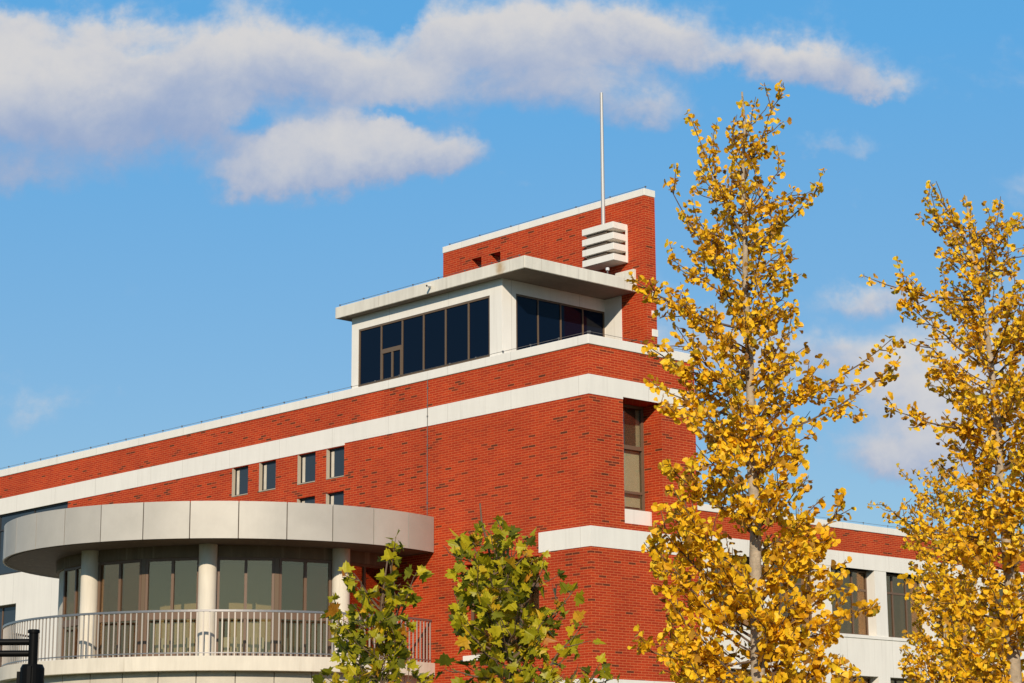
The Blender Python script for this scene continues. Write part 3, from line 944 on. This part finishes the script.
for y in (642.0, 653.5):
    z = at(34, y, PY).z
    q = MB(); q.tube((-.02, 0, z), (-2.4, 0, z + .002), .0165, n=16); q.build('side_bar', M['black'], post)

# ------------------------------------------------------------------ trees
def leaf_material(name, stops, trans=0.35, rough=0.5):
    m = bpy.data.materials.new(name); m.use_nodes = True
    nt = m.node_tree; N, L = nt.nodes, nt.links
    N.clear()
    geo = N.new('ShaderNodeNewGeometry')
    rp = N.new('ShaderNodeValToRGB')
    e = rp.color_ramp.elements
    e[0].position = stops[0][0]; e[0].color = (*stops[0][1], 1)
    e[1].position = stops[1][0]; e[1].color = (*stops[1][1], 1)
    for p, c in stops[2:]:
        x = e.new(p); x.color = (*c, 1)
    L.new(geo.outputs['Random Per Island'], rp.inputs[0])
    tc = N.new('ShaderNodeTexCoord'); nz = N.new('ShaderNodeTexNoise'); nz.inputs['Scale'].default_value = 45; nz.inputs['Detail'].default_value = 3
    L.new(tc.outputs['Object'], nz.inputs['Vector'])
    mr = N.new('ShaderNodeMapRange'); mr.inputs['From Min'].default_value = .3; mr.inputs['From Max'].default_value = .7
    mr.inputs['To Min'].default_value = .82; mr.inputs['To Max'].default_value = 1.12
    L.new(nz.outputs[0], mr.inputs['Value'])
    mu = N.new('ShaderNodeMix'); mu.data_type = 'RGBA'; mu.blend_type = 'MULTIPLY'; mu.inputs['Factor'].default_value = 1
    L.new(rp.outputs[0], mu.inputs['A']); L.new(mr.outputs[0], mu.inputs['B'])
    pr = N.new('ShaderNodeBsdfPrincipled'); pr.inputs['Roughness'].default_value = rough; pr.inputs['Specular IOR Level'].default_value = .3
    L.new(mu.outputs['Result'], pr.inputs['Base Color'])
    tl = N.new('ShaderNodeBsdfTranslucent'); L.new(mu.outputs['Result'], tl.inputs['Color'])
    mx = N.new('ShaderNodeMixShader'); mx.inputs[0].default_value = trans
    L.new(pr.outputs[0], mx.inputs[1]); L.new(tl.outputs[0], mx.inputs[2])
    out = N.new('ShaderNodeOutputMaterial'); L.new(mx.outputs[0], out.inputs[0])
    return m

M['ginkgo_leaf'] = leaf_material('ginkgo_leaf', [(0.0, (0.28, 0.13, 0.025)), (0.10, (0.60, 0.31, 0.016)), (0.26, (0.88, 0.47, 0.012)), (0.72, (0.96, 0.59, 0.016)), (0.97, (0.90, 0.62, 0.022)), (1.0, (0.42, 0.36, 0.04))], 0.30)
M['plane_leaf'] = leaf_material('plane_leaf', [(0.0, (0.09, 0.105, 0.010)), (0.16, (0.17, 0.18, 0.012)), (0.30, (0.35, 0.32, 0.012)), (0.55, (0.46, 0.41, 0.014)), (0.80, (0.58, 0.47, 0.018)), (0.93, (0.74, 0.46, 0.02)), (1.0, (0.50, 0.18, 0.02))], 0.40, 0.42)
M['pale_bark'] = simple('pale_bark', (0.40, 0.33, 0.24), .85, 0, .2, .35, 14, .6)
M['dark_bark'] = simple('twig_bark', (0.15, 0.10, 0.065), .85, 0, .2, .3, 20, .4)

def half_ginkgo():
    pts = [(-62, .93), (-40, 1.02), (-20, 1.0), (-6, .93), (0, .70)]
    return [(math.sin(R_(a)) * r, math.cos(R_(a)) * r) for a, r in pts]
def half_plane():
    return [(-.10, -.06), (-.42, -.10), (-.34, .10), (-.78, .18), (-.60, .34), (-.66, .50), (-.36, .46), (-.30, .62), (-.22, .86), (-.10, .84), (0, 1.08)]

def leaf_template(kind):
    """vertices (x across, y along, z up) and faces of one leaf whose stalk starts at the origin"""
    if kind == 'ginkgo':
        h = half_ginkgo(); stalk = .55
        left = [(x, y + stalk, 0) for x, y in h]
        base = (0, stalk, 0)
        fold = .32; curl = .16
    else:
        h = half_plane(); stalk = .45
        left = [(x, y + stalk, 0) for x, y in h]
        base = (0, stalk, 0)
        fold = .22; curl = .20
    v = [base]; 
    for (x, y, z) in left: v.append((x, y, abs(x) * fold - curl * (y - stalk) ** 2))
    nl = len(left)
    for (x, y, z) in left[:-1]: v.append((-x, y, abs(x) * fold - curl * (y - stalk) ** 2))
    f1 = [0] + list(range(1, nl + 1))
    f2 = [0, nl] + list(range(2 * nl - 1, nl, -1))
    # stalk: a thin sliver
    s = len(v)
    w = .022
    v += [(-w, 0, 0), (w, 0, 0), (w * .7, stalk + .02, 0.002), (-w * .7, stalk + .02, 0.002)]
    return np.array(v), [f1, f2, [s, s + 1, s + 2, s + 3]]

LEAF = {k: leaf_template(k) for k in ('ginkgo', 'plane')}

def leaves_mesh(name, kind, P, D, S, parent, mat, loc):
    """one mesh of leaves: points P, stalk directions D, sizes S"""
    tv, tf = LEAF[kind]
    n = len(P)
    D = D / np.linalg.norm(D, axis=1, keepdims=True)
    rnd = rng.normal(size=(n, 3))
    X = np.cross(D, rnd); X /= np.linalg.norm(X, axis=1, keepdims=True)
    Z = np.cross(X, D)
    bend = rng.uniform(-.6, .8, n)
    wide = rng.uniform(.8, 1.15, n)
    V = np.empty((n, len(tv), 3))
    for i, (x, y, z) in enumerate(tv):
        zz = z * (1 + bend)
        V[:, i, :] = P + (X * (x * wide)[:, None] + D * y + Z * zz[:, None]) * S[:, None]
    V = V.reshape(-1, 3) - np.array(loc)
    faces = []
    m = len(tv)
    for i in range(n):
        o = i * m
        for f in tf: faces.append([o + j for j in f])
    me = bpy.data.meshes.new(name)
    me.from_pydata(V.tolist(), [], faces)
    me.materials.append(mat)
    ob = bpy.data.objects.new(name, me)
    scene.collection.objects.link(ob)
    ob.parent = parent
    return ob

def polyline(p0, p1, n, bow, jit):
    """limb from p0 to p1 that bows by the vector bow and wanders by jit"""
    p0 = np.array(p0, float); p1 = np.array(p1, float)
    t = np.linspace(0, 1, n + 1)[:, None]
    P = p0 + (p1 - p0) * t + np.array(bow) * (4 * t * (1 - t))
    w = np.cumsum(rng.normal(size=(n + 1, 3)) * jit, axis=0); w -= w[0]
    return P + w * t

def limb(mb, P, r0, r1, n=6):
    rings = []
    m = len(P)
    for i in range(m):
        d = P[min(i + 1, m - 1)] - P[max(i - 1, 0)]
        d = Vector(d).normalized()
        s = d.cross(Vector((0.31, 0.92, 0.11))).normalized(); t = d.cross(s)
        r = r0 + (r1 - r0) * i / (m - 1)
        rings.append([mb.pt(*(Vector(P[i]) + (s * math.cos(2 * math.pi * k / n) + t * math.sin(2 * math.pi * k / n)) * r)) for k in range(n)])
    for i in range(m - 1):
        for k in range(n):
            j = (k + 1) % n
            mb.f.append([rings[i][k], rings[i][j], rings[i + 1][j], rings[i + 1][k]])
    mb.f.append(rings[-1])

def walk(P, step):
    seg = np.linalg.norm(np.diff(P, axis=0), axis=1)
    L = np.concatenate([[0], np.cumsum(seg)])
    k = np.arange(0, L[-1], step)
    out = []; dirs = []
    for s in k:
        i = min(np.searchsorted(L, s, side='right') - 1, len(seg) - 1)
        t = (s - L[i]) / max(seg[i], 1e-6)
        out.append(P[i] + (P[i + 1] - P[i]) * t); dirs.append((P[i + 1] - P[i]) / max(seg[i], 1e-6))
    return np.array(out), np.array(dirs), k / max(L[-1], 1e-6)

def tree(name, label, cat, group, kind, Y, trunk_px, trunk_r, limbs_px, auto, leaf, bark, leafmat, step, per, twig, bare_from=1.1, lower=None):
    """trunk_px: picture points of the trunk; limbs_px: (start on trunk px, tip px, depth offset); auto: list of (height fraction, reach, number, rise)"""
    tp = [np.array(at(x, y, Y)) for x, y in trunk_px]
    foot = np.array([tp[0][0], Y, 0.0])
    root = empty(name, tuple(foot))
    tag(root, label, cat, group)
    mb = MB()
    full = [foot] + tp
    P = np.array(full)
    # densify the trunk
    D_ = []
    for i in range(len(P) - 1):
        n = max(2, int(np.linalg.norm(P[i + 1] - P[i]) / .22))
        for k in range(n): D_.append(P[i] + (P[i + 1] - P[i]) * k / n)
    D_.append(P[-1]); T_ = np.array(D_)
    T_[1:-1] += rng.normal(size=T_[1:-1].shape) * np.array([.008, .012, 0])
    limb(mb, T_ - foot, trunk_r[0], trunk_r[1], 12)
    zs = T_[:, 2]
    def on_trunk(z):
        return np.array([np.interp(z, zs, T_[:, i]) for i in range(3)])
    tw = MB()
    lines = []
    for (sx, sy, tx, ty, off) in limbs_px:
        tip = np.array(at(tx, ty, Y + off)); st = on_trunk(at(sx, sy, Y).z)
        P_ = polyline(st, tip, 9, (0, 0, -.06 * np.linalg.norm(tip - st)), .012)
        lines.append((P_, .012, 1.0))
    for (z, reach, ang, rise) in auto:
        st = on_trunk(z)
        d = np.array([math.cos(ang), math.sin(ang), rise])
        tip = st + d * reach
        P_ = polyline(st, tip, 7, (0, 0, -.07 * reach), .012)
        lines.append((P_, .004 + .007 * min(reach, 1.2), 1.0))
    spots = []; sd_ = []
    def sprout(P_, frac0, k_per):
        pts, dirs, t = walk(P_, step)
        for p_, d_, tt in zip(pts, dirs, t):
            if tt < frac0 or rng.random() < .10: continue
            n = rng.integers(max(1, k_per - 2), k_per + 3)
            for _ in range(n):
                o = rng.normal(size=3); o /= np.linalg.norm(o)
                o = o + d_ * .35 + np.array([0, 0, -.25 if kind == 'ginkgo' else -.15])
                spots.append(p_); sd_.append(o)
    for (P_, r_, w_) in lines:
        limb(tw, P_ - foot, r_, .003, 5)
        sprout(P_, .16, per)
        L_ = np.linalg.norm(P_[-1] - P_[0])
        nt_ = max(1, int(L_ / twig[0]))
        for q in range(nt_):
            t = rng.uniform(.25, .97)
            i = int(t * (len(P_) - 1)); p_ = P_[i] + (P_[min(i + 1, len(P_) - 1)] - P_[i]) * (t * (len(P_) - 1) - i)
            d = P_[-1] - P_[0]; d = d / np.linalg.norm(d)
            o = rng.normal(size=3); o -= d * (o @ d); o /= np.linalg.norm(o)
            dd = d * .7 + o * .7 + np.array([0, 0, .25])
            ln = rng.uniform(.5, 1.15) * twig[1] * (0.6 + .6 * (1 - t))
            Q = polyline(p_, p_ + dd * ln, 4, (0, 0, -.04 * ln), .010)
            limb(tw, Q - foot, .005, .0022, 4)
            sprout(Q, .12, per)
    # leaves on spurs of the upper stem itself
    top = T_[T_[:, 2] > zs[-1] - (lower or .8)]
    if len(top) > 2: sprout(top, 0, per)
    mb.build('trunk', M[bark], root, smooth=True)
    tw.build('branches', M['dark_bark'], root)
    P = np.array(spots); D = np.array(sd_)
    S = rng.uniform(leaf[0], leaf[1], len(P))
    if kind == 'ginkgo':
        S *= np.interp(P[:, 2], [zs[-1] - (zs[-1] - 1.6) * .75, zs[-1]], [1.04, .74])
    ob = leaves_mesh('crown', kind, P, D, S, root, leafmat, foot)
    print(name, 'leaves', len(P))
    return root

def z_at(y, Y): return at(512, y, Y).z

# main ginkgo
Y = 16.0
px = Y / F_PX * 1.0
def auto_from_profile(Y, rows, n, rise, seed):
    """rows: (picture y, half width left, half width right) -> limbs at random bearings reaching the outline"""
    r_ = np.random.default_rng(seed)
    ys = np.array([q[0] for q in rows]); wl = np.array([q[1] for q in rows]); wr = np.array([q[2] for q in rows])
    out = []
    for k in range(n):
        y = ys[0] + (ys[-1] - ys[0]) * ((k + r_.random()) / n)
        ang = k * 2.399963 + r_.uniform(-.4, .4)
        c = math.cos(ang)
        w = np.interp(y, ys, wr if c > 0 else wl)
        reach = w * Y / F_PX * (1.06) * r_.uniform(.68, 1.08)
        rs = rise * r_.uniform(.7, 1.4)
        z_tip = z_at(y, Y)
        out.append((max(z_tip - rs * reach, 1.2), reach, ang, rs))
    return out

tree('ginkgo_tree', 'tall golden ginkgo standing in front of the corner of the brick building', 'tree', 'yellow ginkgo trees',
     'ginkgo', 16.0, [(757, 720), (757, 640), (756, 560), (753, 480), (750, 400), (746, 300), (744, 200), (742, 92)], (.085, .008),
     [(752, 330, 627, 283, -.2), (752, 420, 888, 338, .1), (757, 660, 640, 655, -.2), (757, 640, 640, 540, .2), (757, 640, 868, 608, -.1), (756, 560, 842, 508, .2),
      (748, 240, 688, 104, .05), (744, 180, 776, 92, -.1), (746, 250, 818, 182, .1), (750, 390, 652, 345, .1), (748, 300, 665, 182, -.2), (755, 520, 662, 470, -.3),
      (757, 650, 846, 560, .3), (750, 420, 660, 385, .2), (752, 440, 885, 372, .0), (757, 690, 668, 672, -.1), (757, 700, 850, 650, .1)],
     auto_from_profile(16.0, [(120, 14, 16), (180, 46, 48), (250, 64, 60), (330, 78, 60), (420, 82, 66), (500, 96, 70), (580, 102, 74), (690, 110, 84), (760, 104, 90)], 116, .75, 3),
     (.030, .056), 'pale_bark', M['ginkgo_leaf'], .066, 5, (.17, .30), lower=3.2)

# right ginkgo
tree('ginkgo_tree', 'large golden ginkgo cut by the right edge of the photo with bare top twigs', 'tree', 'yellow ginkgo trees',
     'ginkgo', 17.5, [(1016, 720), (1012, 620), (1004, 520), (996, 420), (986, 330), (974, 250), (966, 196)], (.085, .008),
     [(980, 300, 862, 270, .0), (1000, 430, 888, 408, -.1), (976, 270, 925, 205, .1), (972, 250, 940, 184, -.1), (980, 300, 1004, 196, .1), (990, 380, 1075, 260, .2),
      (1012, 620, 900, 585, .3), (1006, 540, 900, 512, .1), (992, 370, 912, 300, .1), (996, 420, 1090, 330, .0), (1010, 600, 1110, 520, .0), (990, 400, 925, 345, -.2)],
     auto_from_profile(17.5, [(215, 22, 36), (280, 46, 62), (350, 54, 70), (430, 58, 90), (500, 62, 100), (600, 66, 104), (700, 74, 104), (770, 80, 96)], 124, .75, 5),
     (.030, .056), 'pale_bark', M['ginkgo_leaf'], .066, 5, (.17, .30), lower=2.8)

# small ginkgo farther back
tree('ginkgo_tree', 'small thin ginkgo standing farther back between the two larger golden ginkgos', 'tree', 'yellow ginkgo trees',
     'ginkgo', 26.0, [(946, 730), (945, 640), (944, 560), (943, 500), (941, 458)], (.06, .008),
     [(944, 545, 886, 503, .0), (943, 520, 905, 470, .1), (944, 560, 985, 480, .1), (945, 640, 1000, 560, -.1)],
     auto_from_profile(26.0, [(470, 12, 14), (520, 36, 34), (580, 36, 44), (660, 42, 52), (740, 54, 54)], 100, .7, 8),
     (.034, .056), 'pale_bark', M['ginkgo_leaf'], .075, 5, (.20, .34), lower=2.0)

# plane trees
tree('plane_tree', 'short green and yellow plane tree before the right end of the balcony', 'tree', 'young plane trees',
     'plane', 17.0, [(376, 730), (376, 660), (381, 600), (388, 556)], (.030, .006),
     [(378, 660, 334, 610, .1), (378, 640, 412, 590, -.1), (377, 690, 322, 678, 0), (377, 690, 430, 670, .1), (380, 600, 398, 556, .1), (380, 610, 358, 585, -.1)],
     auto_from_profile(17.0, [(585, 20, 16), (620, 38, 30), (680, 54, 44), (740, 62, 54)], 48, .7, 12),
     (.046, .105), 'dark_bark', M['plane_leaf'], .10, 3, (.34, .26), lower=.5)
tree('plane_tree', 'taller green plane tree before the brick corner with a twin top', 'tree', 'young plane trees',
     'plane', 16.6, [(512, 730), (510, 660), (500, 600), (488, 545), (480, 503)], (.034, .006),
     [(500, 600, 514, 512, .05), (497, 590, 468, 528, .1), (500, 600, 530, 560, -.1), (508, 660, 452, 548, .1), (508, 660, 575, 592, .1), (510, 700, 612, 668, -.1), (508, 660, 450, 620, -.15), (510, 680, 448, 668, 0), (505, 640, 540, 560, .15), (510, 700, 582, 632, .1)],
     auto_from_profile(16.6, [(535, 18, 16), (570, 42, 36), (630, 54, 48), (690, 58, 84), (740, 62, 88)], 62, .7, 13),
     (.046, .106), 'dark_bark', M['plane_leaf'], .10, 3, (.34, .26), lower=.5)
